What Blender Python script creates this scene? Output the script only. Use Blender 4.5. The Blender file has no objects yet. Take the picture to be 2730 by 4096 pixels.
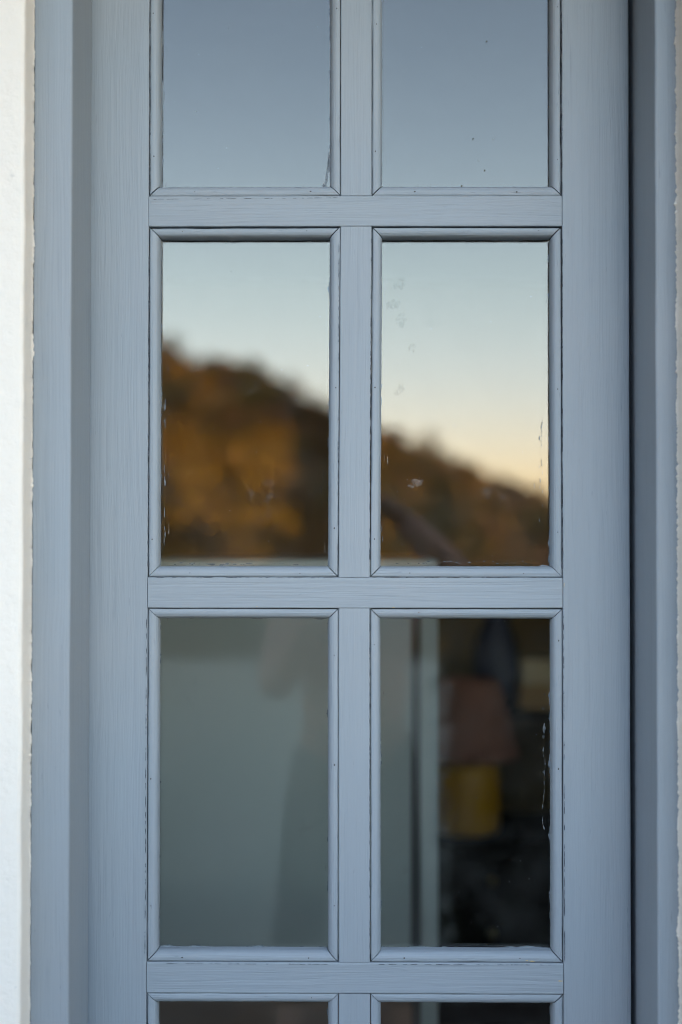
import bpy, bmesh, math, random
from mathutils import Vector, Matrix, noise
R = math.radians
scene = bpy.context.scene
col = scene.collection
random.seed(7)

# ------------------------------------------------------------------ camera
cam_d = bpy.data.cameras.new('camera')
cam = bpy.data.objects.new('camera', cam_d)
col.objects.link(cam)
CAM = Vector((-0.0021, -2.03, 1.5457))
pitch, yaw, roll = 0.0180, -0.0088, 0.0008
F = Vector((math.sin(yaw)*math.cos(pitch), math.cos(yaw)*math.cos(pitch), math.sin(pitch)))
r0 = Vector((math.cos(yaw), -math.sin(yaw), 0)); u0 = r0.cross(F)
RT = r0*math.cos(roll) + u0*math.sin(roll); UP = u0*math.cos(roll) - r0*math.sin(roll)
cam.matrix_world = Matrix(((RT.x, UP.x, -F.x, CAM.x), (RT.y, UP.y, -F.y, CAM.y), (RT.z, UP.z, -F.z, CAM.z), (0, 0, 0, 1)))
cam_d.sensor_fit = 'HORIZONTAL'; cam_d.sensor_width = 24; cam_d.lens = 50
cam_d.clip_start = 0.02; cam_d.clip_end = 5000
cam_d.dof.use_dof = True; cam_d.dof.focus_distance = 2.035; cam_d.dof.aperture_fstop = 1.5
scene.camera = cam

# ------------------------------------------------------------------ sky and sun
SUN_EL, SUN_AZ = R(7.5), R(18)          # azimuth clockwise from +Y (into the house)
world = bpy.data.worlds.new('World'); scene.world = world
world.use_nodes = True
wn, wl = world.node_tree.nodes, world.node_tree.links
bg = wn['Background']
sky = wn.new('ShaderNodeTexSky'); sky.sky_type = 'NISHITA'; sky.sun_disc = False
sky.sun_elevation = SUN_EL; sky.sun_rotation = SUN_AZ
sky.altitude = 300; sky.air_density = 1.0; sky.dust_density = 0.8; sky.ozone_density = 0.0
tint = wn.new('ShaderNodeMix'); tint.data_type = 'RGBA'; tint.blend_type = 'MULTIPLY'; tint.inputs[0].default_value = 1.0
tint.inputs[7].default_value = (1.03, 0.985, 1.07, 1); wl.new(sky.outputs[0], tint.inputs[6]); 
tco = wn.new('ShaderNodeTexCoord'); sxyz = wn.new('ShaderNodeSeparateXYZ'); wl.new(tco.outputs['Generated'], sxyz.inputs[0])
mr = wn.new('ShaderNodeMapRange'); mr.interpolation_type = 'SMOOTHSTEP'; wl.new(sxyz.outputs[2], mr.inputs[0])
for k_, v_ in zip((1, 2, 3, 4), (0.12, 0.40, 1.0, 0.66)): mr.inputs[k_].default_value = v_      # clear sky deepening above the haze
hz = wn.new('ShaderNodeMapRange'); hz.interpolation_type = 'SMOOTHSTEP'; wl.new(sxyz.outputs[2], hz.inputs[0])
for k_, v_ in zip((1, 2, 3, 4), (0.03, 0.20, 0.0, 1.0)): hz.inputs[k_].default_value = v_
hue = wn.new('ShaderNodeMix'); hue.data_type = 'RGBA'; wl.new(hz.outputs[0], hue.inputs[0])
hue.inputs[6].default_value = (1.03, 0.945, 1.36, 1); hue.inputs[7].default_value = (0.985, 0.965, 1.11, 1)      # rosy dust low down, clear blue above
wl.new(hue.outputs[2], tint.inputs[7])
deep = wn.new('ShaderNodeVectorMath'); deep.operation = 'SCALE'; wl.new(tint.outputs[2], deep.inputs[0]); wl.new(mr.outputs[0], deep.inputs['Scale'])
wl.new(deep.outputs[0], bg.inputs[0]); bg.inputs[1].default_value = 0.15
sun_d = bpy.data.lights.new('sun', 'SUN'); sun = bpy.data.objects.new('sun', sun_d); col.objects.link(sun)
sun_d.energy = 2.0; sun_d.angle = R(0.5); sun_d.color = (1.0, 0.78, 0.52)
sd = Vector((math.sin(SUN_AZ)*math.cos(SUN_EL), math.cos(SUN_AZ)*math.cos(SUN_EL), math.sin(SUN_EL)))
sun.rotation_euler = sd.to_track_quat('Z', 'Y').to_euler()
scene.view_settings.view_transform = 'Standard'; scene.view_settings.look = 'None'
scene.view_settings.exposure = 3.42; scene.view_settings.gamma = 1.0
scene.cycles.max_bounces = 10; scene.cycles.transparent_max_bounces = 16
scene.cycles.sample_clamp_indirect = 6
scene.cycles.adaptive_threshold = 0.003
scene.cycles.use_denoising = True
scene.cycles.filter_width = 1.0

# ------------------------------------------------------------------ node helpers
def new_mat(name):
    m = bpy.data.materials.new(name); m.use_nodes = True
    nt = m.node_tree; return m, nt, nt.nodes['Principled BSDF'], nt.nodes, nt.links

def noise_node(nt, scale, detail=4, vec=None, rough=0.55):
    n = nt.nodes.new('ShaderNodeTexNoise'); n.inputs['Scale'].default_value = scale
    n.inputs['Detail'].default_value = detail; n.inputs['Roughness'].default_value = rough
    if vec is not None: nt.links.new(vec, n.inputs['Vector'])
    return n.outputs['Fac']

def coords(nt, scale=(1, 1, 1)):
    tc = nt.nodes.new('ShaderNodeTexCoord'); mp = nt.nodes.new('ShaderNodeMapping')
    nt.links.new(tc.outputs['Object'], mp.inputs['Vector']); mp.inputs['Scale'].default_value = scale
    return mp.outputs['Vector']

def math_node(nt, op, a, b=None, clamp=False):
    n = nt.nodes.new('ShaderNodeMath'); n.operation = op; n.use_clamp = clamp
    for i, v in enumerate((a, b)):
        if v is None: continue
        if isinstance(v, (int, float)): n.inputs[i].default_value = v
        else: nt.links.new(v, n.inputs[i])
    return n.outputs[0]

def ramp(nt, fac, stops):
    n = nt.nodes.new('ShaderNodeValToRGB'); e = n.color_ramp.elements
    while len(e) < len(stops): e.new(0.5)
    for k, (p, c) in enumerate(stops):
        e[k].position = p; e[k].color = (*c, 1) if len(c) == 3 else c
    nt.links.new(fac, n.inputs[0]); return n.outputs[0]

def mix_col(nt, fac, a, b, mode='MIX'):
    n = nt.nodes.new('ShaderNodeMix'); n.data_type = 'RGBA'; n.blend_type = mode
    for s, v in ((0, fac), (6, a), (7, b)):
        if isinstance(v, (int, float)): n.inputs[s].default_value = v
        elif isinstance(v, tuple): n.inputs[s].default_value = (*v, 1)
        else: nt.links.new(v, n.inputs[s])
    return n.outputs[2]

def bump(nt, h, strength, dist, normal=None):
    b = nt.nodes.new('ShaderNodeBump'); b.inputs['Strength'].default_value = strength
    b.inputs['Distance'].default_value = dist; nt.links.new(h, b.inputs['Height'])
    if normal is not None: nt.links.new(normal, b.inputs['Normal'])
    return b.outputs[0]

def c3(c, k): return tuple(min(1, x*k) for x in c)

PAINT = (0.282, 0.327, 0.366)
def paint_mat(name, axis, base=PAINT, rough=0.5, amount=1.0):
    """brushed oil paint over open-grained wood, grain running along one axis"""
    m, nt, b, n, l = new_mat(name)
    def sc(across, along):
        v = [across]*3; v[axis] = along; return tuple(v)
    warp = noise_node(nt, 1, 2, coords(nt, sc(14, 2.2)))
    def grain(across, along, det, w):
        v = coords(nt, sc(across, along)); a = nt.nodes.new('ShaderNodeVectorMath'); a.operation = 'ADD'
        cb = nt.nodes.new('ShaderNodeCombineXYZ'); k = math_node(nt, 'MULTIPLY', warp, w)
        for q in range(3):
            if q != axis: l.new(k, cb.inputs[q])
        l.new(v, a.inputs[0]); l.new(cb.outputs[0], a.inputs[1])
        return noise_node(nt, 1, det, a.outputs[0], 0.6)
    fine = grain(430, 7, 3, 8)
    mid = grain(170, 2.6, 4, 5)
    broad = noise_node(nt, 1, 3, coords(nt, sc(26, 1.7)))
    patch = noise_node(nt, 3.1, 3, coords(nt))
    worn = ramp(nt, noise_node(nt, 6.5, 4, coords(nt), 0.6), [(0.40, (0.12,)*3), (0.66, (1.0,)*3)])
    speck = noise_node(nt, 1, 2, coords(nt, sc(380, 34)), 0.5)
    c = mix_col(nt, ramp(nt, broad, [(0.3, (0, 0, 0)), (0.72, (1, 1, 1))]), c3(base, 0.94), c3(base, 1.05))
    c = mix_col(nt, ramp(nt, patch, [(0.35, (0, 0, 0)), (0.7, (1, 1, 1))]), c, (base[0]*1.05, base[1]*1.01, base[2]*0.985))
    c = mix_col(nt, math_node(nt, 'MULTIPLY', worn, ramp(nt, fine, [(0.30, (0.40*amount,)*3), (0.50, (0, 0, 0))])), c, c3(base, 0.78))
    c = mix_col(nt, math_node(nt, 'MULTIPLY', worn, ramp(nt, mid, [(0.30, (0.75*amount,)*3), (0.43, (0, 0, 0))])), c, c3(base, 0.72))
    c = mix_col(nt, math_node(nt, 'MULTIPLY', worn, ramp(nt, speck, [(0.70, (0, 0, 0)), (0.75, (0.9*amount,)*3)])), c, c3(base, 0.45))
    l.new(c, b.inputs['Base Color'])
    b.inputs['Roughness'].default_value = rough; b.inputs['Specular IOR Level'].default_value = 0.4
    nb = bump(nt, mid, 0.9*amount, 0.0016)
    nb = bump(nt, fine, 0.9*amount, 0.0007, nb)
    l.new(nb, b.inputs['Normal'])
    return m

def plain(name, c, rough=0.6, var=0.12, scale=9.0, bmp=0.0, metal=0.0, spec=0.5):
    m, nt, b, n, l = new_mat(name)
    f = noise_node(nt, scale, 4, coords(nt))
    l.new(mix_col(nt, f, c3(c, 1-var), c3(c, 1+var)), b.inputs['Base Color'])
    b.inputs['Roughness'].default_value = rough; b.inputs['Metallic'].default_value = metal; b.inputs['Specular IOR Level'].default_value = spec
    if bmp: l.new(bump(nt, noise_node(nt, scale*8, 4, coords(nt)), 0.5, bmp), b.inputs['Normal'])
    return m

P_V = paint_mat('blue_grey_paint_vertical_grain', 2, PAINT, 0.5, 0.55)
P_H = paint_mat('blue_grey_paint_horizontal_grain', 0, PAINT, 0.5, 0.75)
P_F = paint_mat('blue_grey_frame_paint', 2, c3(PAINT, 0.93), 0.5, 0.6)
M_WOOD = plain('bare_pale_wood', (0.55, 0.40, 0.20), 0.7, 0.15, 300)
M_NAIL = plain('filled_nail_hole', (0.075, 0.07, 0.068), 0.8, 0.2, 200)
M_RUST = plain('rusty_nail', (0.16, 0.07, 0.025), 0.8, 0.2, 200)

def plaster_mat():
    m, nt, b, n, l = new_mat('white_plaster')
    grit = noise_node(nt, 420, 4, coords(nt), 0.65)
    lump = noise_node(nt, 60, 4, coords(nt))
    pits = noise_node(nt, 95, 2, coords(nt), 0.4)
    tone = noise_node(nt, 4, 3, coords(nt))
    c = mix_col(nt, tone, (0.79, 0.735, 0.655), (0.835, 0.785, 0.70))
    c = mix_col(nt, ramp(nt, pits, [(0.73, (0, 0, 0)), (0.77, (0.5, 0.5, 0.5))]), c, (0.55, 0.53, 0.49))
    l.new(c, b.inputs['Base Color']); b.inputs['Roughness'].default_value = 0.9
    nb = bump(nt, lump, 0.6, 0.003); nb = bump(nt, grit, 0.6, 0.0012, nb)
    l.new(nb, b.inputs['Normal']); return m
M_PLASTER = plaster_mat()

GLASS_R = 0.050
def glass_mat():
    m = bpy.data.materials.new('window_glass'); m.use_nodes = True
    nt = m.node_tree; n, l = nt.nodes, nt.links; n.remove(n['Principled BSDF'])
    tr = n.new('ShaderNodeBsdfTransparent'); tr.inputs[0].default_value = (0.93, 0.95, 0.93, 1)
    gl = n.new('ShaderNodeBsdfGlossy'); gl.inputs['Roughness'].default_value = 0.0
    lw = n.new('ShaderNodeLayerWeight'); lw.inputs[0].default_value = 0.5
    fac = math_node(nt, 'ADD', math_node(nt, 'MULTIPLY', math_node(nt, 'POWER', lw.outputs['Facing'], 5), 0.9), GLASS_R, True)
    mx = n.new('ShaderNodeMixShader'); l.new(fac, mx.inputs[0]); l.new(tr.outputs[0], mx.inputs[1]); l.new(gl.outputs[0], mx.inputs[2])
    # grime: a faint film, dust specks, a few finger smudges, brush slips of paint along the beads
    oi = n.new('ShaderNodeObjectInfo'); tc = n.new('ShaderNodeTexCoord')
    off = n.new('ShaderNodeVectorMath'); off.operation = 'ADD'
    cmb = n.new('ShaderNodeCombineXYZ'); rr = math_node(nt, 'MULTIPLY', oi.outputs['Random'], 37.0)
    l.new(rr, cmb.inputs[0]); l.new(rr, cmb.inputs[2])
    l.new(tc.outputs['Object'], off.inputs[0]); l.new(cmb.outputs[0], off.inputs[1]); v = off.outputs[0]
    film = ramp(nt, noise_node(nt, 9, 5, v, 0.6), [(0.42, (0.001,)*3), (0.72, (0.016,)*3)])
    specks = ramp(nt, noise_node(nt, 330, 1, v, 0.3), [(0.80, (0, 0, 0)), (0.84, (0.14, 0.14, 0.14))])
    area = ramp(nt, noise_node(nt, 11, 2, v), [(0.62, (0, 0, 0)), (0.72, (1, 1, 1))])
    smudge = math_node(nt, 'MULTIPLY', area, ramp(nt, noise_node(nt, 48, 3, v), [(0.5, (0, 0, 0)), (0.8, (0.07, 0.07, 0.07))]))
    sep = n.new('ShaderNodeSeparateXYZ'); l.new(tc.outputs['Object'], sep.inputs[0])
    ex = math_node(nt, 'SUBTRACT', PW/2 - 0.0155, math_node(nt, 'ABSOLUTE', sep.outputs[0]))
    ez = math_node(nt, 'SUBTRACT', PH/2 - 0.0155, math_node(nt, 'ABSOLUTE', sep.outputs[2]))
    e = math_node(nt, 'MINIMUM', ex, ez)
    reach = math_node(nt, 'MULTIPLY', math_node(nt, 'SUBTRACT', noise_node(nt, 19, 5, v, 0.7), 0.56), 0.022)
    slip = math_node(nt, 'GREATER_THAN', reach, e)
    st = n.new('ShaderNodeVectorMath'); st.operation = 'MULTIPLY'; st.inputs[1].default_value = (420, 1, 34); l.new(v, st.inputs[0])
    band = math_node(nt, 'MULTIPLY', math_node(nt, 'GREATER_THAN', ex, 0.0035), math_node(nt, 'LESS_THAN', ex, 0.0115))
    scrape = math_node(nt, 'MULTIPLY', band, ramp(nt, noise_node(nt, 1, 2, st.outputs[0], 0.5), [(0.66, (0, 0, 0)), (0.74, (0.35, 0.35, 0.35))]))
    scrape = math_node(nt, 'MULTIPLY', scrape, ramp(nt, noise_node(nt, 5, 1, v), [(0.5, (0, 0, 0)), (0.56, (1, 1, 1))]))
    dirt = math_node(nt, 'ADD', math_node(nt, 'ADD', math_node(nt, 'ADD', film, specks), smudge, True), scrape, True)
    df = n.new('ShaderNodeBsdfDiffuse'); df.inputs[0].default_value = (0.55, 0.56, 0.55, 1)
    m2 = n.new('ShaderNodeMixShader'); l.new(dirt, m2.inputs[0]); l.new(mx.outputs[0], m2.inputs[1]); l.new(df.outputs[0], m2.inputs[2])
    dp = n.new('ShaderNodeBsdfDiffuse'); dp.inputs[0].default_value = (*PAINT, 1)
    m3 = n.new('ShaderNodeMixShader'); l.new(math_node(nt, 'MULTIPLY', slip, 0.6), m3.inputs[0]); l.new(m2.outputs[0], m3.inputs[1]); l.new(dp.outputs[0], m3.inputs[2])
    l.new(m3.outputs[0], n['Material Output'].inputs[0])
    return m

# ------------------------------------------------------------------ mesh helpers
def link(name, me, mats, parent=None, loc=(0, 0, 0)):
    o = bpy.data.objects.new(name, me); col.objects.link(o); o.location = loc
    for m in (mats if isinstance(mats, (list, tuple)) else [mats]): me.materials.append(m)
    if parent: o.parent = parent
    return o
def from_bm(name, bm, mats, parent=None, loc=(0, 0, 0), smooth=False):
    bmesh.ops.recalc_face_normals(bm, faces=bm.faces)
    me = bpy.data.meshes.new(name); bm.to_mesh(me); bm.free()
    if smooth:
        for p in me.polygons: p.use_smooth = True
    return link(name, me, mats, parent, loc)
def thing(name, label, cat, loc=(0, 0, 0), group=None):
    o = bpy.data.objects.new(name, None); col.objects.link(o); o.location = loc
    tag(o, label, cat, group); return o
def tag(o, label=None, cat=None, group=None, kind=None):
    if label: o['label'] = label
    if cat: o['category'] = cat
    if group: o['group'] = group
    if kind: o['kind'] = kind
    return o
def box(bm, x0, x1, y0, y1, z0, z1, bev=0.0, mi=0):
    vs = [bm.verts.new((x, y, z)) for x in (x0, x1) for y in (y0, y1) for z in (z0, z1)]
    fs = [bm.faces.new([vs[i] for i in f]) for f in ((0, 1, 3, 2), (4, 6, 7, 5), (0, 4, 5, 1), (2, 3, 7, 6), (0, 2, 6, 4), (1, 5, 7, 3))]
    for f in fs: f.material_index = mi
    if bev:
        bmesh.ops.bevel(bm, geom=list({e for f in fs for e in f.edges}), offset=bev, segments=3, profile=0.5, affect='EDGES')
def sweep(bm, sections, closed=True, caps=True, mi=0):
    """join equal-length vertex rings one after another"""
    rings = [[bm.verts.new(p) for p in s] for s in sections]
    k = len(rings[0])
    for a, b in zip(rings, rings[1:]):
        for i in range(k if closed else k-1):
            j = (i+1) % k
            bm.faces.new((a[i], a[j], b[j], b[i])).material_index = mi
    if caps and closed:
        bm.faces.new(rings[0][::-1]); bm.faces.new(rings[-1])
def lathe(bm, prof, cx=0, cy=0, n=32, mi=0):
    sweep(bm, [[(cx + r*math.cos(2*math.pi*i/n), cy + r*math.sin(2*math.pi*i/n), z) for i in range(n)] for r, z in prof], mi=mi)
def nz(*p): return noise.noise(Vector(p))

# ------------------------------------------------------------------ dimensions (metres; door face at y = 0)
MW, PW, PH, RH = 0.0223, 0.2740, 0.5031, 0.02197      # half muntin, pane opening, half rail
PITCH = PH + 2*RH
Z2 = 1.467
RAILS = [Z2 + PITCH*k for k in (1, 0, -1, -2)]         # 2.01, 1.467, 0.92, 0.37
XL, XR = -MW-PW, MW+PW                                 # inner edges of the stiles
DL, DR = -0.3812, 0.3927                               # outer edges of the door leaf
DOOR_T, DOOR_B = RAILS[0] + RH + PH + 0.10, 0.012
JL, JR = -0.3799, 0.4004                               # frame reveals
FY, WY = -0.136, -0.190                                # faces of frame and plaster
DEPTH = 0.044
M_GLASS = glass_mat()

# ------------------------------------------------------------------ house: plaster wall, roof, room
house = thing('house', 'white plastered house wall with rough edges around the blue grey door frame', 'house wall', (0, 0, 0))
bm = bmesh.new()
OPEN_T = DOOR_T + 0.06
def side(bm, s, xin, rag, xend=6.0):
    N = 1350; secs = []
    for k in range(N+1):
        z = OPEN_T*k/N
        q = rag*(0.0013*nz(z*60, s*3.1, 0) + 0.0014*nz(z*170, s*5, 2) + 0.0009*nz(z*380, s*5, 6) + 0.0024*max(0, nz(z*22, 9, s)))
        w = 0.0010*nz(z*9, s, 4) + 0.0004*nz(z*50, s, 4)
        X = lambda d: xin + s*d                         # d > 0 runs away from the opening
        secs.append([(s*xend, WY, z), (X(0.014), WY, z), (X(0.005+w), WY+0.0004, z), (X(0.0014+w), WY+0.0022, z), (X(w), WY+0.0060, z),
                     (X(0.0003+w*0.7), WY+0.030, z), (X(0.0006-q*0.4), FY-0.006, z), (X(-0.0002-q), FY-0.0030, z), (X(-0.0002-q), FY-0.0006, z), (X(0.0012), FY+0.0004, z),
                     (X(0.012), FY+0.006, z), (X(0.012), 0.15, z), (s*xend, 0.15, z)])
    sweep(bm, secs)
side(bm, -1, -0.4314, 1.0)
side(bm, 1, 0.4284, 1.5, 1.05)
box(bm, 1.0502, 2.05, WY, 0.15, 0, 0.75); box(bm, 1.0502, 2.05, WY, 0.15, 2.25, OPEN_T); box(bm, 2.0502, 6.0, WY, 0.15, 0, OPEN_T)
box(bm, -6.0, 6.0, WY, 0.15, OPEN_T+0.0005, 2.90)
wall = from_bm('wall', bm, M_PLASTER, house)
bm = bmesh.new()
vs = [(-6.3, -0.95, 2.80), (-6.3, 3.2, 3.40), (-6.3, 7.0, 2.80), (-6.3, 7.0, 2.97), (-6.3, 3.2, 3.57), (-6.3, -0.95, 2.97)]
sweep(bm, [vs, [(6.3, y, z) for _, y, z in vs]])
from_bm('shading_roof', bm, plain('roof_tiles', (0.22, 0.09, 0.06), 0.8, 0.3, 6, 0.01), house)  # out of view; eaves drawn out to darken the top of the door
bm = bmesh.new()
box(bm, -6.0, -5.8, 0.152, 6.4, 0, 2.87); box(bm, 5.8, 6.0, 0.152, 6.4, 0, 2.87); box(bm, -5.8, 5.8, 6.2, 6.4, 0, 2.87)
from_bm('outer_wall', bm, M_PLASTER, house)

M_ROOM = plain('olive_brown_room_wall', (0.30, 0.20, 0.10), 0.85, 0.15, 3)
bm = bmesh.new(); box(bm, -1.7, -1.6, 0.155, 4.6, 0.01, 2.72); box(bm, 2.3, 2.4, 0.155, 4.6, 0.01, 2.72); box(bm, -1.599, 2.299, 4.5, 4.6, 0.01, 2.72)
tag(from_bm('room_wall', bm, M_ROOM), kind='structure')
bm = bmesh.new(); box(bm, -1.7, 2.4, 0.155, 4.6, 2.722, 2.80)
tag(from_bm('room_ceiling', bm, plain('ceiling_boards', (0.16, 0.12, 0.08), 0.8, 0.1)), kind='structure')
bm = bmesh.new(); box(bm, -1.7, 2.4, -0.10, 4.6, -0.05, 0.008)
tag(from_bm('room_floor', bm, plain('terracotta_floor', (0.16, 0.06, 0.035), 0.6, 0.25, 4)), kind='structure')

# ------------------------------------------------------------------ door frame
frame = thing('door_frame', 'blue grey painted wooden frame set deep around the glazed door', 'door frame', (0, 0, 0))
def jamb(s, xin, xout):
    N = 160; secs = []
    for k in range(N+1):
        z = OPEN_T*k/N
        w = 0.0005*nz(z*7, s*2.2, 1) + 0.0002*nz(z*40, s, 6)
        f = 0.0006*nz(z*5, s, 3)
        secs.append([(xin+w, FY+0.0035, z), (xin+w+s*0.0010, FY+0.0010, z), (xin+w+s*0.0030, FY, z), (xin+s*0.024, FY-0.0004+f, z),
                     (xin+s*0.040, FY+f, z), (xout-s*0.0010, FY+0.0004, z), (xout+s*0.0001, FY+0.0016, z), (xout+s*0.0001, 0.10, z), (xin-s*0.014, 0.10, z), (xin-s*0.014, 0.050, z), (xin, 0.050, z), (xin+w*0.6, -0.03, z)])
    bm = bmesh.new(); sweep(bm, secs); return bm
from_bm('jamb', jamb(-1, JL, -0.4314), P_F, frame)
from_bm('jamb', jamb(1, JR, 0.4284), P_F, frame)
bm = bmesh.new(); box(bm, JL+0.0005, JR-0.0005, FY, 0.10, DOOR_T+0.004, OPEN_T-0.001, 0.002)
from_bm('head', bm, P_H, frame)
bm = bmesh.new(); box(bm, JL+0.0005, JR-0.0005, FY-0.03, 0.10, 0.009, 0.0115)
M_STONE = plain('worn_stone', (0.3, 0.29, 0.27), 0.8, 0.2, 20)
from_bm('threshold', bm, M_STONE, frame)

win = thing('added_window', 'added unseen window right of the door, letting sky light into the room', 'window', (1.55, -0.05, 1.5))  # unseen window, added so more sky light reaches the lamp
bm = bmesh.new()
box(bm, -0.498, 0.498, 0, 0.06, -0.748, -0.68, 0.003); box(bm, -0.498, 0.498, 0, 0.06, 0.68, 0.748, 0.003)
for x in (-0.463, 0.463): box(bm, x-0.035, x+0.035, 0.001, 0.059, -0.6797, 0.6797, 0.003)
box(bm, -0.03, 0.03, 0.001, 0.059, -0.6797, 0.6797, 0.003)
from_bm('frame', bm, P_V, win)
for x in (-0.229, 0.229):
    bm = bmesh.new(); box(bm, -0.1985, 0.1985, -0.002, 0.002, -0.6795, 0.6795); from_bm('pane', bm, M_GLASS, win, (x, 0.03, 0))
bm = bmesh.new(); box(bm, -0.498, 0.498, -0.20, -0.001, -0.7495, -0.71, 0.004); from_bm('sill', bm, M_STONE, win)

# ------------------------------------------------------------------ the glazed door
door = thing('glazed_door', 'blue grey painted wooden door with rows of glass panes in mitred beads', 'door', (0, 0, 0))

def stile(s, xin, xout, seed):
    N = 260; secs = []
    for k in range(N+1):
        z = DOOR_B + (DOOR_T-DOOR_B)*k/N
        w = 0.00035*nz(z*16, seed, 1) + 0.00012*nz(z*90, seed, 5)
        o = 0.0004*nz(z*6, seed, 8)
        g = s*1
        rw, rd = (0.022, 0.0050) if s > 0 else (0.022, 0.0032)
        prof = [(xin + g*(0.0 + w), 0.0026), (xin + g*(0.0004+w), 0.0008), (xin + g*(0.0012+w), 0.0001), (xin + g*0.010, 0.0)]
        for t in range(0, 9):
            a = t/8*math.pi/2
            prof.append((xout - g*rw + g*rw*math.sin(a) + o, rd*(1-math.cos(a))))
        prof += [(xout + o, DEPTH), (xin, DEPTH)]
        secs.append([(x, y, z) for x, y in prof])
    bm = bmesh.new(); sweep(bm, secs); return bm
from_bm('stile', stile(-1, XL, DL, 3), P_V, door, smooth=False)
from_bm('stile', stile(1, XR, DR, 11), P_V, door, smooth=False)

def rail_bm(zc, half, seed, gap=0.0004):
    """horizontal bar between the stiles with softly rounded, slightly wandering arrises"""
    N = 120; secs = []
    for k in range(N+1):
        x = XL+gap + (XR-XL-2*gap)*k/N
        wt = 0.0003*nz(x*22, seed, 1) + 0.00012*nz(x*110, seed, 2); wb = 0.0003*nz(x*22, seed, 7) + 0.00012*nz(x*110, seed, 9)
        f = 0.00025*nz(x*12, seed, 3)
        secs.append([(x, DEPTH, zc-half), (x, 0.0016, zc-half+wb), (x, 0.0004, zc-half+0.0005+wb), (x, f, zc-half+0.0016+wb), (x, f*0.5, zc),
                     (x, f, zc+half-0.0016+wt), (x, 0.0004, zc+half-0.0005+wt), (x, 0.0016, zc+half+wt), (x, DEPTH, zc+half)])
    bm = bmesh.new(); sweep(bm, secs); return bm
def chip(bm, x, z, w, h, y=-0.00035):
    pts = [(x + w*math.cos(a)*(0.8+0.3*random.random()), y, z + h*math.sin(a)*(0.7+0.5*random.random())) for a in [i*math.pi/5 for i in range(10)]]
    f = bm.faces.new([bm.verts.new(p) for p in pts]); f.material_index = 1
    g = bmesh.ops.extrude_face_region(bm, geom=[f]); 
    for v in [q for q in g['geom'] if isinstance(q, bmesh.types.BMVert)]: v.co.y += 0.0006
for k, zr in enumerate(RAILS):
    bm = rail_bm(zr, RH, 2.3+k*5)
    if k == 2: chip(bm, XR-0.0045, zr-0.003, 0.0036, 0.0009)
    if k == 1: chip(bm, -0.14, zr-RH+0.0022, 0.0013, 0.0004)
    from_bm('rail', bm, [P_H, M_WOOD], door)
bm = rail_bm(DOOR_T-0.05, 0.0498, 31); from_bm('rail', bm, P_H, door)
zb = RAILS[3]-RH-0.24
bm = rail_bm((zb+DOOR_B)/2, (zb-DOOR_B)/2, 41); from_bm('rail', bm, P_H, door)
bm = bmesh.new(); box(bm, XL+0.0006, XR-0.0006, 0.016, 0.03, zb+0.0005, RAILS[3]-RH-0.0005, 0.0004)
box(bm, XL+0.05, XR-0.05, 0.006, 0.0162, zb+0.05, RAILS[3]-RH-0.05, 0.006)
from_bm('kick_panel', bm, P_H, door)

ROWS = [(RAILS[0]+RH, RAILS[0]+RH+PH), (RAILS[1]+RH, RAILS[0]-RH), (RAILS[2]+RH, RAILS[1]-RH), (RAILS[3]+RH, RAILS[2]-RH)]
SHIFT = [(0.0013, 0.0016), (-0.0012, 0.0013), (-0.0004, -0.0012), (-0.0003, -0.0004)]   # the muntin wanders by a millimetre (bottom, top)
for (z0, z1), (s0, s1), k in zip(ROWS, SHIFT, range(4)):
    N = 80; secs = []
    for i in range(N+1):
        t = i/N; z = z0+0.0003 + (z1-z0-0.0006)*t; c = s0+(s1-s0)*t
        a = 0.0003*nz(z*22, 51+k, 1)+0.00012*nz(z*110, k, 4); b = 0.0003*nz(z*22, 61+k, 1)+0.00012*nz(z*110, k, 9)
        f = 0.0002*nz(z*11, k, 12)
        secs.append([(c-MW, DEPTH, z), (c-MW+a, 0.0016, z), (c-MW+0.0005+a, 0.0005, z), (c-MW+0.0016+a, 0.0001+f, z), (c, f, z),
                     (c+MW-0.0016+b, 0.0001+f, z), (c+MW-0.0005+b, 0.0005, z), (c+MW+b, 0.0016, z), (c+MW, DEPTH, z)])
    bm = bmesh.new(); sweep(bm, secs); from_bm('muntin', bm, P_V, door)

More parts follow.
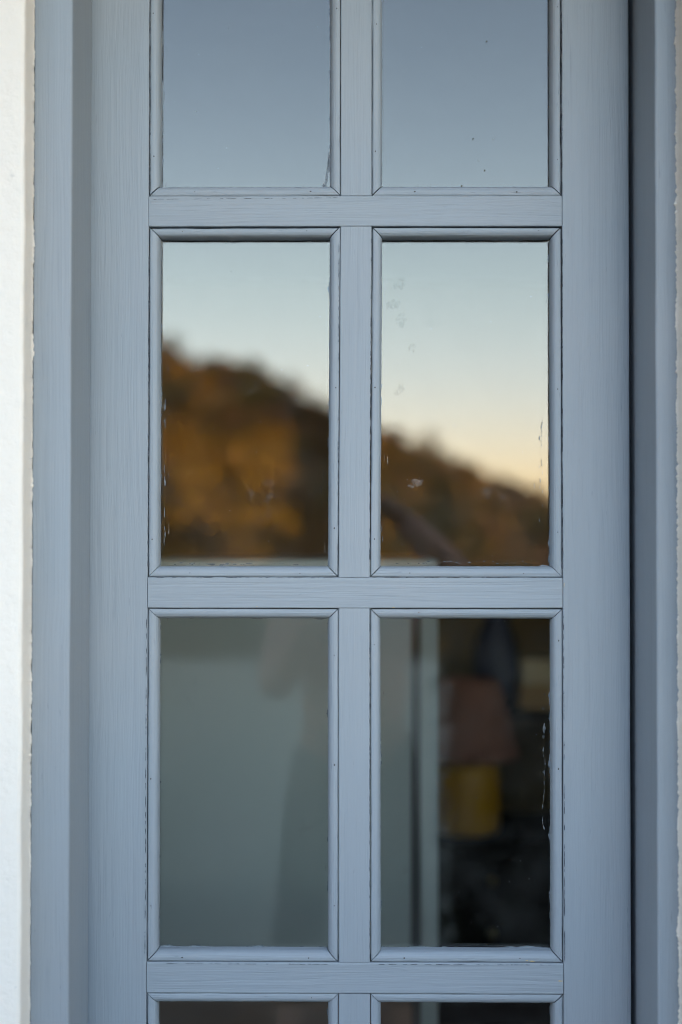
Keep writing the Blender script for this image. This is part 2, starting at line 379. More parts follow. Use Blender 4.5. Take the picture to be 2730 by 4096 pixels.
GY = 0.0235
BEAD = [(0.0, 0.0034), (0.0006, 0.0020), (0.0022, 0.0012), (0.0058, 0.0010), (0.0090, 0.0017), (0.0116, 0.0034), (0.0136, 0.0062), (0.0149, 0.0100), (0.0155, 0.0146), (0.0155, GY-0.0002)]
def bead(p0, p1, inward, gap0, gap1, seed, nails, rough=1.0, rust=False):
    """one mitred glazing bead from corner p0 to p1 (x, z), its profile running along 'inward'"""
    p0, p1, inn = Vector(p0), Vector(p1), Vector(inward)
    d = (p1-p0).normalized(); L = (p1-p0).length; N = max(24, int(L/0.0055)); secs = []
    mga, mgb = random.choice((0.0003, 0.0007, 0.0010, 0.0012)), random.choice((0.0002, 0.0006, 0.0009, 0.0012))   # half the mitre joints
    for i in range(N+1):
        t = i/N
        ring = []
        gap = 1.3*(gap0 + (gap1-gap0)*t) + 0.00035*nz(t*L*70, seed, 1) + 0.0005*nz(t*L*18, seed, 2)
        gap = max(-0.0004, gap)
        je = rough*(0.00030*nz(t*L*30, seed, 5) + 0.00025*nz(t*L*160, seed, 7))
        jf = 0.00025*nz(t*L*14, seed, 9) + 0.00012*nz(t*L*120, seed, 8)
        for j, (a, y) in enumerate([(0.0, GY-0.0002)] + BEAD):
            aa = a + (gap*(1-a/0.0155)) + (je if a > 0.012 else 0)
            s = (aa+mga) + (L - 2*aa - mga - mgb)*t
            yy = y + (jf if y < 0.02 else 0)
            q = p0 + d*s + inn*aa
            ring.append((q.x, yy, q.y))
        secs.append(ring)
    bm = bmesh.new(); sweep(bm, secs)
    for tn in nails:                                    # sunk and filled nail heads
        if random.random() < 0.3: continue
        a = 0.0062; q = p0 + d*(L*tn) + inn*(a + 0.002*nz(tn*9, seed, 3)); rr = random.uniform(0.0005, 0.0011)
        y = 0.0006
        ring = [bm.verts.new((q.x + rr*math.cos(h)*(1.35 if abs(d.x) > .5 else 1), y + 0.00014*nz(h, seed, tn), q.y + rr*math.sin(h)*(1.35 if abs(d.y) > .5 else 1))) for h in [i*math.pi/5 for i in range(10)]]
        back = [bm.verts.new((v.co.x, y+0.0022, v.co.z)) for v in ring]
        bm.faces.new(ring).material_index = 1
        for i in range(10): bm.faces.new((ring[i], ring[(i+1) % 10], back[(i+1) % 10], back[i])).material_index = 1
    return bm
# gap (start, end) of top, bottom, left, right bead for the panes of each row, left pane then right pane
GAPS = {(0, 0): [(.001, .001), (.0002, .0004), (.0009, .0006), (.0006, .0003)], (0, 1): [(.001, .001), (-.0001, .0001), (.0007, .0005), (.0012, .0010)],
        (1, 0): [(.0019, .0017), (.0004, .0005), (.0010, .0008), (.0007, .0003)], (1, 1): [(.0013, .0017), (.0004, .0004), (.0009, .0013), (.0007, .0012)],
        (2, 0): [(.0009, .0012), (.0005, .0004), (.0009, .0007), (.0010, .0003)], (2, 1): [(.0010, .0009), (.0005, .0006), (.0010, .0010), (.0008, .0008)],
        (3, 0): [(.0006, .0004), (.001, .001), (.0008, .0010), (.0008, .0006)], (3, 1): [(.0005, .0006), (.001, .001), (.0010, .0008), (.0009, .0007)]}
for r_, (z0, z1) in enumerate(ROWS):
    s0, s1 = SHIFT[r_]
    for c_ in (0, 1):
        xa0, xa1 = (XL, XL) if c_ == 0 else (MW+s0, MW+s1)     # left edge at bottom / top
        xb0, xb1 = (-MW+s0, -MW+s1) if c_ == 0 else (XR, XR)
        g = GAPS[(r_, c_)]; sd_ = r_*10 + c_*5 + 1.37
        nl = lambda: [0.16+0.10*random.random(), 0.76+0.12*random.random()]
        nv = lambda: [0.10+0.06*random.random(), 0.48+0.08*random.random(), 0.84+0.07*random.random()]
        for (p, q, inn, gg, nn, mat, rgh) in (((xa1, z1), (xb1, z1), (0, -1), g[0], nl(), P_H, 1.5), ((xa0, z0), (xb0, z0), (0, 1), g[1], nl(), P_H, 0.8),
                                         ((xa0, z0), (xa1, z1), (1, 0), g[2], nv(), P_V, 1.0), ((xb0, z0), (xb1, z1), (-1, 0), g[3], nv(), P_V, 1.0)):
            sd_ += 1.7
            b_ = bead(p, q, inn, gg[0], gg[1], sd_, nn, rgh)
            from_bm('glazing_bead', b_, [mat, M_RUST if (r_ == 2 and inn == (0, -1)) else M_NAIL], door)
        cx, cz = (xa0+xb0+xa1+xb1)/4, (z0+z1)/2
        bm = bmesh.new(); box(bm, -PW/2+0.001, PW/2-0.001, -0.002, 0.002, -PH/2+0.001, PH/2-0.001)
        pane = from_bm('glass_pane', bm, M_GLASS, door, (cx, GY+0.002, cz))
        pane.rotation_euler = (R((-0.22 + 0.1*c_, 0.05-0.09*c_, 0.06, 0)[r_]), 0, R((0.05, -0.06, 0.04, 0)[r_]*(1-2*c_)))

# marks left on glass and timber: paint scrapes, specks, finger smudges, chips, open cracks
def film_mat(name, c, a):
    m = bpy.data.materials.new(name); m.use_nodes = True; nt = m.node_tree; n, l = nt.nodes, nt.links; n.remove(n['Principled BSDF'])
    d = n.new('ShaderNodeBsdfDiffuse'); d.inputs[0].default_value = (*c, 1); t = n.new('ShaderNodeBsdfTransparent'); x = n.new('ShaderNodeMixShader')
    l.new(ramp(nt, noise_node(nt, 330, 4, coords(nt), 0.65), [(0.40, (0, 0, 0)), (0.66, (a, a, a))]), x.inputs[0])
    l.new(t.outputs[0], x.inputs[1]); l.new(d.outputs[0], x.inputs[2]); l.new(x.outputs[0], n['Material Output'].inputs[0]); return m
M_SMEAR = plain('pale_paint_smear', (0.17, 0.19, 0.205), 0.6, 0.15, 200)
M_FILMW = film_mat('dusty_smear', (0.50, 0.51, 0.50), 0.30)
M_FILMD = film_mat('greasy_smudge', (0.22, 0.24, 0.24), 0.13)
def at_glass(u, v): return (-0.002 + 2.053*(u-813)/3267, 1.546 + 2.053*(1236-v)/3267)
def at_face(u, v): return (-0.002 + 2.03*(u-813)/3267, 1.546 + 2.03*(1236-v)/3267)
def blot(bm, x, z, w, h, y, thick, mi=0, ang=0.0, n=14, rag=0.35):
    pts = []
    for i in range(n):
        t = i*2*math.pi/n; k = 1 + rag*(random.random()-0.5)*2
        a, b = w*k*math.cos(t), h*k*math.sin(t); pts.append((x + a*math.cos(ang) - b*math.sin(ang), z + a*math.sin(ang) + b*math.cos(ang)))
    fr = [bm.verts.new((p, y-thick, q)) for p, q in pts]; bk = [bm.verts.new((p, y, q)) for p, q in pts]
    bm.faces.new(fr).material_index = mi
    for i in range(n): bm.faces.new((fr[i], fr[(i+1) % n], bk[(i+1) % n], bk[i])).material_index = mi
panes = [o for o in door.children if o.name.startswith('glass_pane')]
def on_pane(name, bm, mat, u, v):
    x, z = at_glass(u, v); p = min(panes, key=lambda o: (o.location.x-x)**2 + (o.location.z-z)**2)
    o = from_bm(name, bm, mat); o.parent = p; o.location = (-p.location.x, -p.location.y, -p.location.z); return o
GF = GY - 0.0009
bm = bmesh.new()
for k in range(26):                                     # scraped paint down the right edge of the third pane
    v = 1560 + 345*random.random()**0.8; x, z = at_glass(1250 + random.uniform(-3, 3) - (v-1560)*0.006, v); blot(bm, x, z, random.uniform(.0002, .0006), random.uniform(.001, .0055), GF, .0002)
on_pane('paint_scrape', bm, M_SMEAR, 1080, 1800)
bm = bmesh.new()
for k in range(16):
    v = 960 + 260*random.random(); x, z = at_glass(1243 + random.uniform(-4, 4), v); blot(bm, x, z, random.uniform(.0002, .0005), random.uniform(.001, .004), GF, .0002)
for u, v in [(1228, 1118), (880, 1240), (878, 1215)]:
    x, z = at_glass(u, v); blot(bm, x, z, .0004, .005, GF, .0002)
for k in range(34):
    x, z = at_glass(random.uniform(890, 1240), 1297 - abs(random.gauss(0, 5))); blot(bm, x, z, random.uniform(.0004, .0022), random.uniform(.0002, .0006), GF, .0002)
on_pane('paint_scrape', bm, M_SMEAR, 1080, 900)
bm = bmesh.new()
for k in range(40):
    x, z = at_glass(random.choice((random.uniform(440, 560), random.uniform(380, 750))), 1299 - abs(random.gauss(0, 2))); blot(bm, x, z, random.uniform(.0008, .0035), random.uniform(.0003, .0009), GF, .0002)
for v in (930, 945, 955, 1010, 1022):
    x, z = at_glass(754, v); blot(bm, x, z, .0004, .004, GF, .0002)
for k in range(14):
    x, z = at_glass(378 + random.uniform(-2, 2), random.uniform(920, 1290)); blot(bm, x, z, .0005, random.uniform(.002, .009), GF, .0002)
on_pane('paint_scrape', bm, M_SMEAR, 560, 900)
bm = bmesh.new()
for k in range(16):                                     # brush slip in the corner of the top left pane
    t = random.random(); x, z = at_glass(756 - 2*random.random() - 10*t*t, 345 + 85*t); blot(bm, x, z, .0005, random.uniform(.003, .007), GF, .0002, ang=0.12)
x, z = at_glass(748, 428); blot(bm, x, z, .0052, .0016, GF, .0002, ang=-0.75)
on_pane('brush_slip', bm, plain('grey_paint_slip', c3(PAINT, 0.75), 0.6), 560, 250)
bm = bmesh.new()
for u, v, w, h in [(915, 655, 13, 9), (925, 640, 8, 6), (905, 700, 17, 12), (922, 735, 11, 20), (948, 800, 8, 9), (922, 893, 10, 9), (912, 905, 6, 7)]:
    x, z = at_glass(u, v); blot(bm, x, z, w*.00063, h*.00063, GF, .00015, n=18)
on_pane('smudge', bm, M_FILMD, 1080, 900)
bm = bmesh.new()
for u, v, w, h in [(960, 1110, 14, 8), (945, 1118, 8, 4)]:
    x, z = at_glass(u, v); blot(bm, x, z, w*.00063, h*.00063, GF, .00015, n=22)
on_pane('dust_smear', bm, M_FILMW, 1080, 900)
for (u0, u1, v0, v1, cnt) in [(375, 755, 560, 1290, 34), (880, 1255, 560, 1290, 40), (375, 755, 1425, 2170, 26), (880, 1255, 1425, 2170, 30), (380, 755, 10, 430, 14), (880, 1255, 10, 430, 14)]:
    bm = bmesh.new()
    for k in range(cnt):
        x, z = at_glass(random.uniform(u0, u1), random.uniform(v0, v1)); r_ = random.uniform(.0002, .00055); blot(bm, x, z, r_*random.uniform(1, 2), r_, GF, .0002, ang=random.random()*3, n=8)
    on_pane('dust_speck', bm, plain('pale_dust', (0.42, 0.42, 0.40), 0.9), (u0+u1)/2, (v0+v1)/2)
bm = bmesh.new()
for u, v in [(1120, 90), (1088, 316), (1115, 389), (1062, 425), (930, 430)]:
    x, z = at_glass(u, v); blot(bm, x, z, .0013, .0009, GF, .0002, ang=0.8, n=9)
on_pane('fly_speck', bm, plain('brown_speck', (0.10, 0.085, 0.06), 0.9), 1080, 250)
# chips showing pale timber, and dark open cracks along the joints
bm = bmesh.new()
for u, v, w, h in [(1222, 2204, 6, 1.2), (1210, 2203, 3, 1.0), (1533, 1190, 1.0, 10), (1296, 1345, .8, 5), (905, 1397, 3, .7)]:
    x, z = at_face(u, v); y = FY+0.0002 if u > 1500 else (0.0012 if v > 2190 else -0.0001)
    if u > 1500: x, z = CAM.x + (x-CAM.x)*(2.03+FY)/2.03, CAM.z + (z-CAM.z)*(2.03+FY)/2.03
    blot(bm, x, z, w*.00062, h*.00062, y, .0004)
from_bm('paint_chip', bm, M_WOOD, door)
bm = bmesh.new()
def cracks(u0, v0, u1, v1, cnt, ln, wd):
    for k in range(cnt):
        t = random.random(); u, v = u0+(u1-u0)*t, v0+(v1-v0)*t; x, z = at_face(u, v); a = math.atan2(-(v1-v0), u1-u0)
        blot(bm, x, z, ln*random.uniform(.4, 1.6)*.00062, wd*random.uniform(.4, 1.0)*.00062, 0.0004, .0008, ang=a, n=10, rag=0.5)
cracks(341, 20, 342, 440, 26, 7, .9); cracks(341, 560, 341, 1310, 60, 5, 1.0); cracks(337, 1420, 336, 2200, 70, 5, .9)
cracks(1293, 20, 1293, 440, 34, 7, 1.2); cracks(1293, 540, 1292, 1310, 80, 7, 1.2); cracks(1295, 1410, 1296, 2200, 60, 6, .9)
cracks(350, 1329, 770, 1329, 40, 5, .7); cracks(860, 1328, 1285, 1327, 30, 5, .6); cracks(350, 455, 780, 452, 34, 5, .6); cracks(350, 2212, 770, 2212, 30, 6, .7); cracks(860, 2212, 1290, 2212, 30, 6, .7)
cracks(854, 540, 850, 1310, 50, 6, .9); cracks(851, 1410, 851, 2200, 60, 5, .7); cracks(779, 560, 778, 1310, 40, 5, .6)
from_bm('joint_crack', bm, plain('dark_crack', (0.09, 0.10, 0.12), 0.9), door)

# ------------------------------------------------------------------ inside the room
M_CUP = plain('pale_green_grey_lacquer', (0.50, 0.535, 0.52), 0.5, 0.05, 3)
M_CUPG = plain('dark_groove', (0.10, 0.10, 0.10), 0.7)
M_DRAW = plain('brown_grey_drawer_wood', (0.26, 0.17, 0.13), 0.6, 0.2, 8)
CY = 1.02; CT = 1.498
cup = thing('cupboard', 'tall pale grey cupboard standing inside, seen through the lower panes', 'cupboard', (0, CY, 0))
bm = bmesh.new(); box(bm, -0.44, 0.179, 0.021, 0.55, 0.06, CT-0.02, 0.003); from_bm('carcass', bm, M_CUPG, cup)
bm = bmesh.new(); box(bm, -0.44, 0.179, 0.0, 0.55, CT-0.0195, CT, 0.003); from_bm('top', bm, plain('painted_lit_top', (0.66, 0.68, 0.67), 0.5, 0.04), cup)  # paler than the doors: light from the upper panes put into the colour
bm = bmesh.new(); box(bm, -0.44, 0.1213, 0.0, 0.0205, 0.58, CT-0.0205, 0.003); d_ = from_bm('door', bm, M_CUP, cup)
bm = bmesh.new(); lathe(bm, [(0.004, 0), (0.004, 0.012), (0.011, 0.016), (0.012, 0.024), (0.006, 0.028)], n=20); k_ = from_bm('knob', bm, M_CUPG, d_, (-0.35, 0, 0.62)); k_.rotation_euler = (R(90), 0, 0)
bm = bmesh.new(); box(bm, -0.44, 0.1213, 0.002, 0.0205, 0.09, 0.57, 0.003); from_bm('drawer', bm, M_DRAW, cup)
bm = bmesh.new(); box(bm, 0.1428, 0.179, 0.0, 0.0205, 0.06, CT-0.0205, 0.002); from_bm('side_post', bm, M_CUP, cup)
bm = bmesh.new(); box(bm, -0.39, 0.17, 0.03, 0.54, 0.009, 0.0595); from_bm('plinth', bm, M_CUPG, cup)

LY = 2.47
M_CHEST = plain('near_black_stained_wood', (0.018, 0.014, 0.011), 0.7, 0.3, 12, spec=0.1)
ch = thing('chest', 'low dark chest of drawers under the lamp inside the room', 'chest of drawers', (0.62, LY-0.12, 0))
bm = bmesh.new(); box(bm, -0.44, 0.44, 0, 0.42, 0.05, 0.595, 0.004); from_bm('carcass', bm, M_CHEST, ch)
bm = bmesh.new(); box(bm, -0.46, 0.46, -0.02, 0.44, 0.5955, 0.62, 0.005); from_bm('top', bm, M_CHEST, ch)
for z in (0.10, 0.27, 0.43):
    bm = bmesh.new(); box(bm, -0.41, 0.41, -0.014, -0.001, z, z+0.145, 0.004); d_ = from_bm('drawer', bm, M_CHEST, ch)
    for x in (-0.2, 0.2):
        bm = bmesh.new(); lathe(bm, [(0.004, 0), (0.005, 0.012), (0.013, 0.017), (0.012, 0.024), (0.005, 0.027)], n=16)
        kb = from_bm('knob', bm, plain('brass', (0.4, 0.28, 0.1), 0.35, 0.1, 9, 0, 1.0), d_, (x, -0.014, z+0.07)); kb.rotation_euler = (R(90), 0, 0)
for x in (-0.40, 0.40):
    for y in (0.04, 0.38):
        bm = bmesh.new(); lathe(bm, [(0.018, 0.009), (0.026, 0.049)], x, y, 12); from_bm('foot', bm, M_CHEST, ch)

lamp = thing('table_lamp', 'table lamp with red brown shade and yellow ceramic body on dark chest', 'lamp', (0.355, LY, 0.621))
bm = bmesh.new(); lathe(bm, [(0.094, 0), (0.102, 0.008), (0.105, 0.03), (0.107, 0.11), (0.104, 0.19), (0.094, 0.215), (0.040, 0.230), (0.016, 0.245)], n=40)
from_bm('lamp_body', bm, plain('yellow_ceramic', (0.95, 0.43, 0.01), 0.4, 0.1), lamp, smooth=True)
bm = bmesh.new(); lathe(bm, [(0.168, 0.238), (0.105, 0.475), (0.103, 0.475), (0.165, 0.238)], n=48)
from_bm('lamp_shade', bm, plain('red_brown_fabric', (0.46, 0.19, 0.12), 0.9, 0.12, 20), lamp, smooth=False)
bm = bmesh.new(); lathe(bm, [(0.006, 0.246), (0.006, 0.44)], n=12); from_bm('stem', bm, M_NAIL, lamp)

sh = thing('standing_shelf', 'dark wooden shelf on legs behind the table lamp', 'shelf', (0.78, 2.98, 0))
bm = bmesh.new(); box(bm, -0.55, 0.55, -0.14, 0.14, 0.930, 0.955, 0.003); from_bm('board', bm, M_CHEST, sh)
for x in (-0.52, 0.52):
    for y in (-0.12, 0.12):
        bm = bmesh.new(); box(bm, x-0.015, x+0.015, y-0.015, y+0.015, 0.009, 0.929, 0.002); from_bm('leg', bm, M_CHEST, sh)
bm = bmesh.new(); lathe(bm, [(0.05, 0), (0.075, 0.05), (0.082, 0.14), (0.07, 0.23), (0.045, 0.29), (0.04, 0.31), (0.05, 0.33), (0.044, 0.33), (0.036, 0.30)], n=36)
tag(from_bm('vase', bm, plain('navy_glaze', (0.08, 0.085, 0.14), 0.5, 0.1), None, (0.50, 2.98, 0.956), True), 'navy glazed vase on the shelf behind the lamp shade', 'vase')
for i, (z, dx, lab) in enumerate(((0.956, 0.0, 'tan cardboard box, lower of two, on shelf beside the vase'), (1.043, 0.008, 'paler tan box on top of another, beside the navy vase'))):
    bx_ = thing('storage_box', lab, 'box', (0.72+dx, 2.96, z), 'tan boxes stacked on the shelf')
    mt = plain('tan_card', (0.66, 0.40, 0.20) if i == 0 else (0.90, 0.70, 0.45), 0.8, 0.08)
    bm = bmesh.new(); box(bm, -0.15, 0.15, -0.10, 0.10, 0, 0.060, 0.002); from_bm('box_body', bm, mt, bx_)
    bm = bmesh.new(); box(bm, -0.153, 0.153, -0.103, 0.103, 0.0605, 0.086, 0.002); from_bm('lid', bm, mt, bx_)

# ------------------------------------------------------------------ ground, terrace, hill with autumn wood (seen mirrored in the glass)
RIDGE = [(-1.2, 0.52), (-0.60, 0.42), (-0.30, 0.27), (-0.18, 0.150), (-0.1355, 0.139), (-0.1207, 0.116), (-0.1022, 0.138), (-0.085, 0.132), (-0.0654, 0.122), (-0.0469, 0.106), (-0.0171, 0.0967), (0.0196, 0.089),  # unseen left end raised to keep sky light off the right reveal
         (0.0420, 0.0752), (0.0726, 0.0629), (0.1032, 0.0520), (0.1185, 0.0485), (0.1368, 0.0345), (0.17, 0.022), (0.3, 0.02), (0.8, 0.03)]
DIST = 110.0
def lerp_tab(t, x):
    if x <= t[0][0]: return t[0][1]
    for (a, b), (c, d) in zip(t, t[1:]):
        if x <= c: return b + (d-b)*(x-a)/(c-a)
    return t[-1][1]
TREE_H = 5.0
def ground_z(x, y):
    d = -y - 2
    if d < 14: return -0.02
    k = min(1.0, (d-14)/(DIST-14-2)); k = k*k*(3-2*k)*0.55 + k*0.45
    h = max(0.0, CAM.z + DIST*lerp_tab(RIDGE, x/max(d, 30) if d < DIST else x/DIST) - TREE_H)
    far = max(0.0, 1-(d-DIST)/500) if d > DIST else 1.0
    return -0.02 + h*k*far + 0.25*nz(x*0.06, y*0.06, 0)*min(1, (d-14)/20)
xs = sorted(set([-3000, -1200, -500, -250] + list(range(-160, 161, 4)) + [250, 500, 1200, 3000]))
ys = sorted(set([-3000, -1200, -700, -400, -250] + list(range(-200, -3, 4)) + [-3, 20, 100, 500, 3000]))
bm = bmesh.new()
gv = [[bm.verts.new((x, y, ground_z(x, y))) for x in xs] for y in ys]
for j in range(len(ys)-1):
    for i in range(len(xs)-1): bm.faces.new((gv[j][i], gv[j][i+1], gv[j+1][i+1], gv[j+1][i]))
tag(from_bm('ground', bm, plain('dry_grass', (0.07, 0.045, 0.014), 0.95, 0.35, 0.3, spec=0.0), smooth=True), kind='structure')
bm = bmesh.new(); box(bm, -6, 6, -2.7, -0.192, -0.10, 0.0, 0.004)
tag(from_bm('terrace', bm, plain('dark_slate_paving', (0.05, 0.034, 0.028), 0.9, 0.25, 5, spec=0.05)), kind='structure')

bm = bmesh.new(); box(bm, -9, 9, -15.6, -2.702, -0.10, -0.004, 0.002)
tag(from_bm('gravel_yard', bm, plain('grey_green_gravel', (0.38, 0.40, 0.34), 0.95, 0.25, 40, spec=0.05)), kind='structure')

def wood():
    rnd = random.Random(5); verts, faces, cols = [], [], []
    pal = [(0.29, 0.165, 0.012), (0.22, 0.118, 0.014), (0.125, 0.080, 0.018), (0.060, 0.056, 0.018), (0.020, 0.027, 0.010), (0.12, 0.068, 0.036), (0.028, 0.020, 0.010)]
    trees = []
    for _ in range(1200):
        d = rnd.uniform(22, DIST+2); sx = rnd.uniform(-0.40, 0.34)
        trees.append((sx*d, -2-d, d, rnd.uniform(0.75, 1.15)))
    for i in range(110):                                # the skyline
        sx = -0.30 + 0.60*i/109
        trees.append((sx*DIST, -2-DIST + rnd.uniform(-2, 2), DIST, rnd.uniform(0.78, 1.0)))
    for (x, y, d, s) in trees:
        z = ground_z(x, y); sx = x/d; sz = (z+3-CAM.z)/d
        h = min(TREE_H*s, 0.040*d*s)
        q = nz(sx*19, sz*19, 3.3)*2.2 + rnd.uniform(-0.22, 0.22)
        if -0.135 < sx < -0.06 and 0.070 < sz < 0.104: c = pal[rnd.choice((0, 0, 1, 2))]
        elif -0.13 < sx < -0.03 and 0.022 < sz < 0.062 and q < 0.9: c = pal[rnd.choice((4, 6, 6, 3))]
        elif sx < -0.02 and sz >= 0.108: c = pal[rnd.choice((1, 2, 3, 5)) if q > -0.4 else 3]
        elif -0.02 < sx < 0.0 or 0.055 < sx < 0.07 and sz < 0.06: c = pal[4]
        elif sx > 0.03: c = pal[rnd.choice((1, 2, 2, 3, 5)) if q > -0.3 else rnd.choice((3, 4, 5))]
        elif q > 0.25: c = pal[rnd.choice((0, 1, 2))]
        elif q > -0.2: c = pal[rnd.choice((2, 3, 5))]
        else: c = pal[rnd.choice((4, 6, 6))]
        def quad(p, ax, bx, cc):
            k = len(verts); verts.extend([p-ax-bx, p+ax-bx, p+ax+bx, p-ax+bx]); faces.append((k, k+1, k+2, k+3)); cols.append(cc)
        k = len(verts); rt = 0.10*h/4                  # tapered trunk
        for zz, rr in ((-0.2, rt), (h*0.75, rt*0.3)):
            for a in range(5): verts.append(Vector((x + rr*math.cos(a*1.2566), y + rr*math.sin(a*1.2566), z+zz)))
        for a in range(5): faces.append((k+a, k+(a+1) % 5, k+5+(a+1) % 5, k+5+a)); cols.append((0.06, 0.045, 0.035))
        lob = [(Vector((x + rnd.gauss(0, 0.20)*h, y + rnd.gauss(0, 0.20)*h, z + h*rnd.uniform(0.38, 0.86))), h*rnd.uniform(0.13, 0.25)) for _ in range(7)]
        for cen, rad in lob:
            for _ in range(24):
                n = Vector((rnd.gauss(0, 1), rnd.gauss(0, 1), rnd.gauss(0, 1))).normalized()
                p = cen + n*rad*rnd.uniform(0.55, 1.0)
                m = (n + 0.8*Vector((rnd.gauss(0, 1), rnd.gauss(0, 1), rnd.gauss(0, 1)))).normalized()
                a = m.orthogonal().normalized(); b = m.cross(a); sz_ = h*rnd.uniform(0.025, 0.055)
                v = rnd.uniform(0.7, 1.3); quad(p, a*sz_, b*sz_*0.8, (c[0]*v, c[1]*v, c[2]*v))
    me = bpy.data.meshes.new('autumn_wood'); me.from_pydata([tuple(v) for v in verts], [], faces)
    at = me.color_attributes.new('leaf', 'FLOAT_COLOR', 'CORNER')
    buf = []
    for f, c in zip(faces, cols): buf += [c[0], c[1], c[2], 1.0]*len(f)
    at.data.foreach_set('color', buf)
    m, nt, b, n, l = new_mat('autumn_foliage')
    a = n.new('ShaderNodeAttribute'); a.attribute_name = 'leaf'; l.new(a.outputs['Color'], b.inputs['Base Color']); b.inputs['Roughness'].default_value = 0.8
    return link('autumn_wood', me, m)
tag(wood(), 'ochre and dark green autumn wood covering the hillside mirrored in the panes', 'wood', None, 'stuff')

def added_hedge():  # invented, placed to make the mirrored ground dark on the right
    rnd = random.Random(11); verts, faces, cols = [], [], []
    for k in range(8000):
        x = rnd.uniform(-2.4, 2.4); top = 1.36 + 0.05*nz(x*2, 0, 5)
        y = rnd.uniform(-0.42, 0.42); z = rnd.uniform(0.02, top)
        if rnd.random() < 0.75:                          # most leaves near the skin
            q = rnd.random()
            if q < 0.45: y = 0.40 + 0.05*nz(x*3, z*3, 1) - abs(rnd.gauss(0, 0.04))
            elif q < 0.7: y = -0.40 + abs(rnd.gauss(0, 0.05))
            else: z = top - abs(rnd.gauss(0, 0.04))
        m = Vector((rnd.gauss(0, 1), rnd.gauss(0, 1), rnd.gauss(0, 1))).normalized(); a = m.orthogonal().normalized(); b = m.cross(a)
        p = Vector((x, y, z)); s1 = rnd.uniform(0.035, 0.06); i0 = len(verts)
        verts.extend([p-a*s1, p+b*s1*0.45, p+a*s1, p-b*s1*0.45]); faces.append((i0, i0+1, i0+2, i0+3)); v = rnd.uniform(0.6, 1.4); cols.append((0.016*v, 0.021*v, 0.009*v))
    c8 = [Vector((x, y, z)) for x in (-2.33, 2.33) for y in (-0.33, 0.33) for z in (0.0, 1.28)]; i0 = len(verts); verts.extend(c8)   # dark core box that hides the pale gravel behind
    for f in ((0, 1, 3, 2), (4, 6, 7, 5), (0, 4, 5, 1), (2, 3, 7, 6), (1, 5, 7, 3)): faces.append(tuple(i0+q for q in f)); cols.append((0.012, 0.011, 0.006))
    me = bpy.data.meshes.new('added_hedge'); me.from_pydata([tuple(v) for v in verts], [], faces)
    at = me.color_attributes.new('leaf', 'FLOAT_COLOR', 'CORNER'); buf = []
    for f, c in zip(faces, cols): buf += [*c, 1.0]*len(f)
    at.data.foreach_set('color', buf)
    m, nt, b, n, l = new_mat('hedge_leaves')
    a = n.new('ShaderNodeAttribute'); a.attribute_name = 'leaf'; l.new(a.outputs['Color'], b.inputs['Base Color']); b.inputs['Roughness'].default_value = 0.8; b.inputs['Specular IOR Level'].default_value = 0.04
    return link('added_hedge', me, m, None, (2.72, -3.55, 0))
tag(added_hedge(), 'invented dark evergreen hedge standing on the terrace beside the photographer', 'added_hedge')

# ------------------------------------------------------------------ the photographer, faintly mirrored in the glass
def skin(name, nodes, edges, mats, parent=None, sub=2, root=0):
    """nodes: list of (co, radius); edges: pairs -> one skinned, smoothed surface"""
    me = bpy.data.meshes.new(name); me.from_pydata([n[0] for n in nodes], edges, [])
    o = bpy.data.objects.new(name, me); col.objects.link(o)
    md = o.modifiers.new('skin', 'SKIN'); md.use_smooth_shade = True
    for i, nd in enumerate(nodes):
        r_ = nd[1]; sv = me.skin_vertices[0].data[i]
        sv.radius = r_ if isinstance(r_, tuple) else (r_, r_); sv.use_root = (i == root)
    o.modifiers.new('sub', 'SUBSURF').levels = sub; o.modifiers['sub'].render_levels = sub
    dg = bpy.context.evaluated_depsgraph_get()
    m2 = bpy.data.meshes.new_from_object(o.evaluated_get(dg)); bpy.data.objects.remove(o)
    return link(name, m2, mats, parent)

PX, PY = 0.0, -2.34
person = thing('person', 'person in a rose beige jacket and dark trousers photographing the door, mirrored in its panes', 'person', (PX, PY, 0))
# local coordinates: +y faces the door
def hand(nodes, edges, wrist, palm_end, fdir, spread, curl, thumb):
    w = Vector(wrist); pe = Vector(palm_end); fd = Vector(fdir).normalized(); sp = Vector(spread).normalized(); cu = Vector(curl).normalized()
    nodes.append((tuple((w+pe)/2), (0.034, 0.020))); ip = len(nodes)-1
    nodes.append((tuple(pe), (0.036, 0.016))); ie = len(nodes)-1; edges.append((ip, ie))
    for k, (ln) in enumerate((0.066, 0.076, 0.071, 0.056)):
        base = pe + sp*(0.019*(1.5-k)) + fd*0.008
        prev = ie; p = base; dv = fd.copy(); rad = 0.0088 - 0.0006*k
        for t in range(4):
            nodes.append((tuple(p), rad*(1-0.10*t))); edges.append((prev, len(nodes)-1)); prev = len(nodes)-1
            p = p + dv*ln/3; dv = (dv + cu*0.62).normalized()
    tb = Vector(thumb).normalized(); p = w + (pe-w)*0.35 + sp*0.026; prev = ip
    for t in range(3):
        nodes.append((tuple(p), 0.0105-0.001*t)); edges.append((prev, len(nodes)-1)); prev = len(nodes)-1
        p = p + tb*0.028; tb = (tb + cu*0.35).normalized()
    return ip
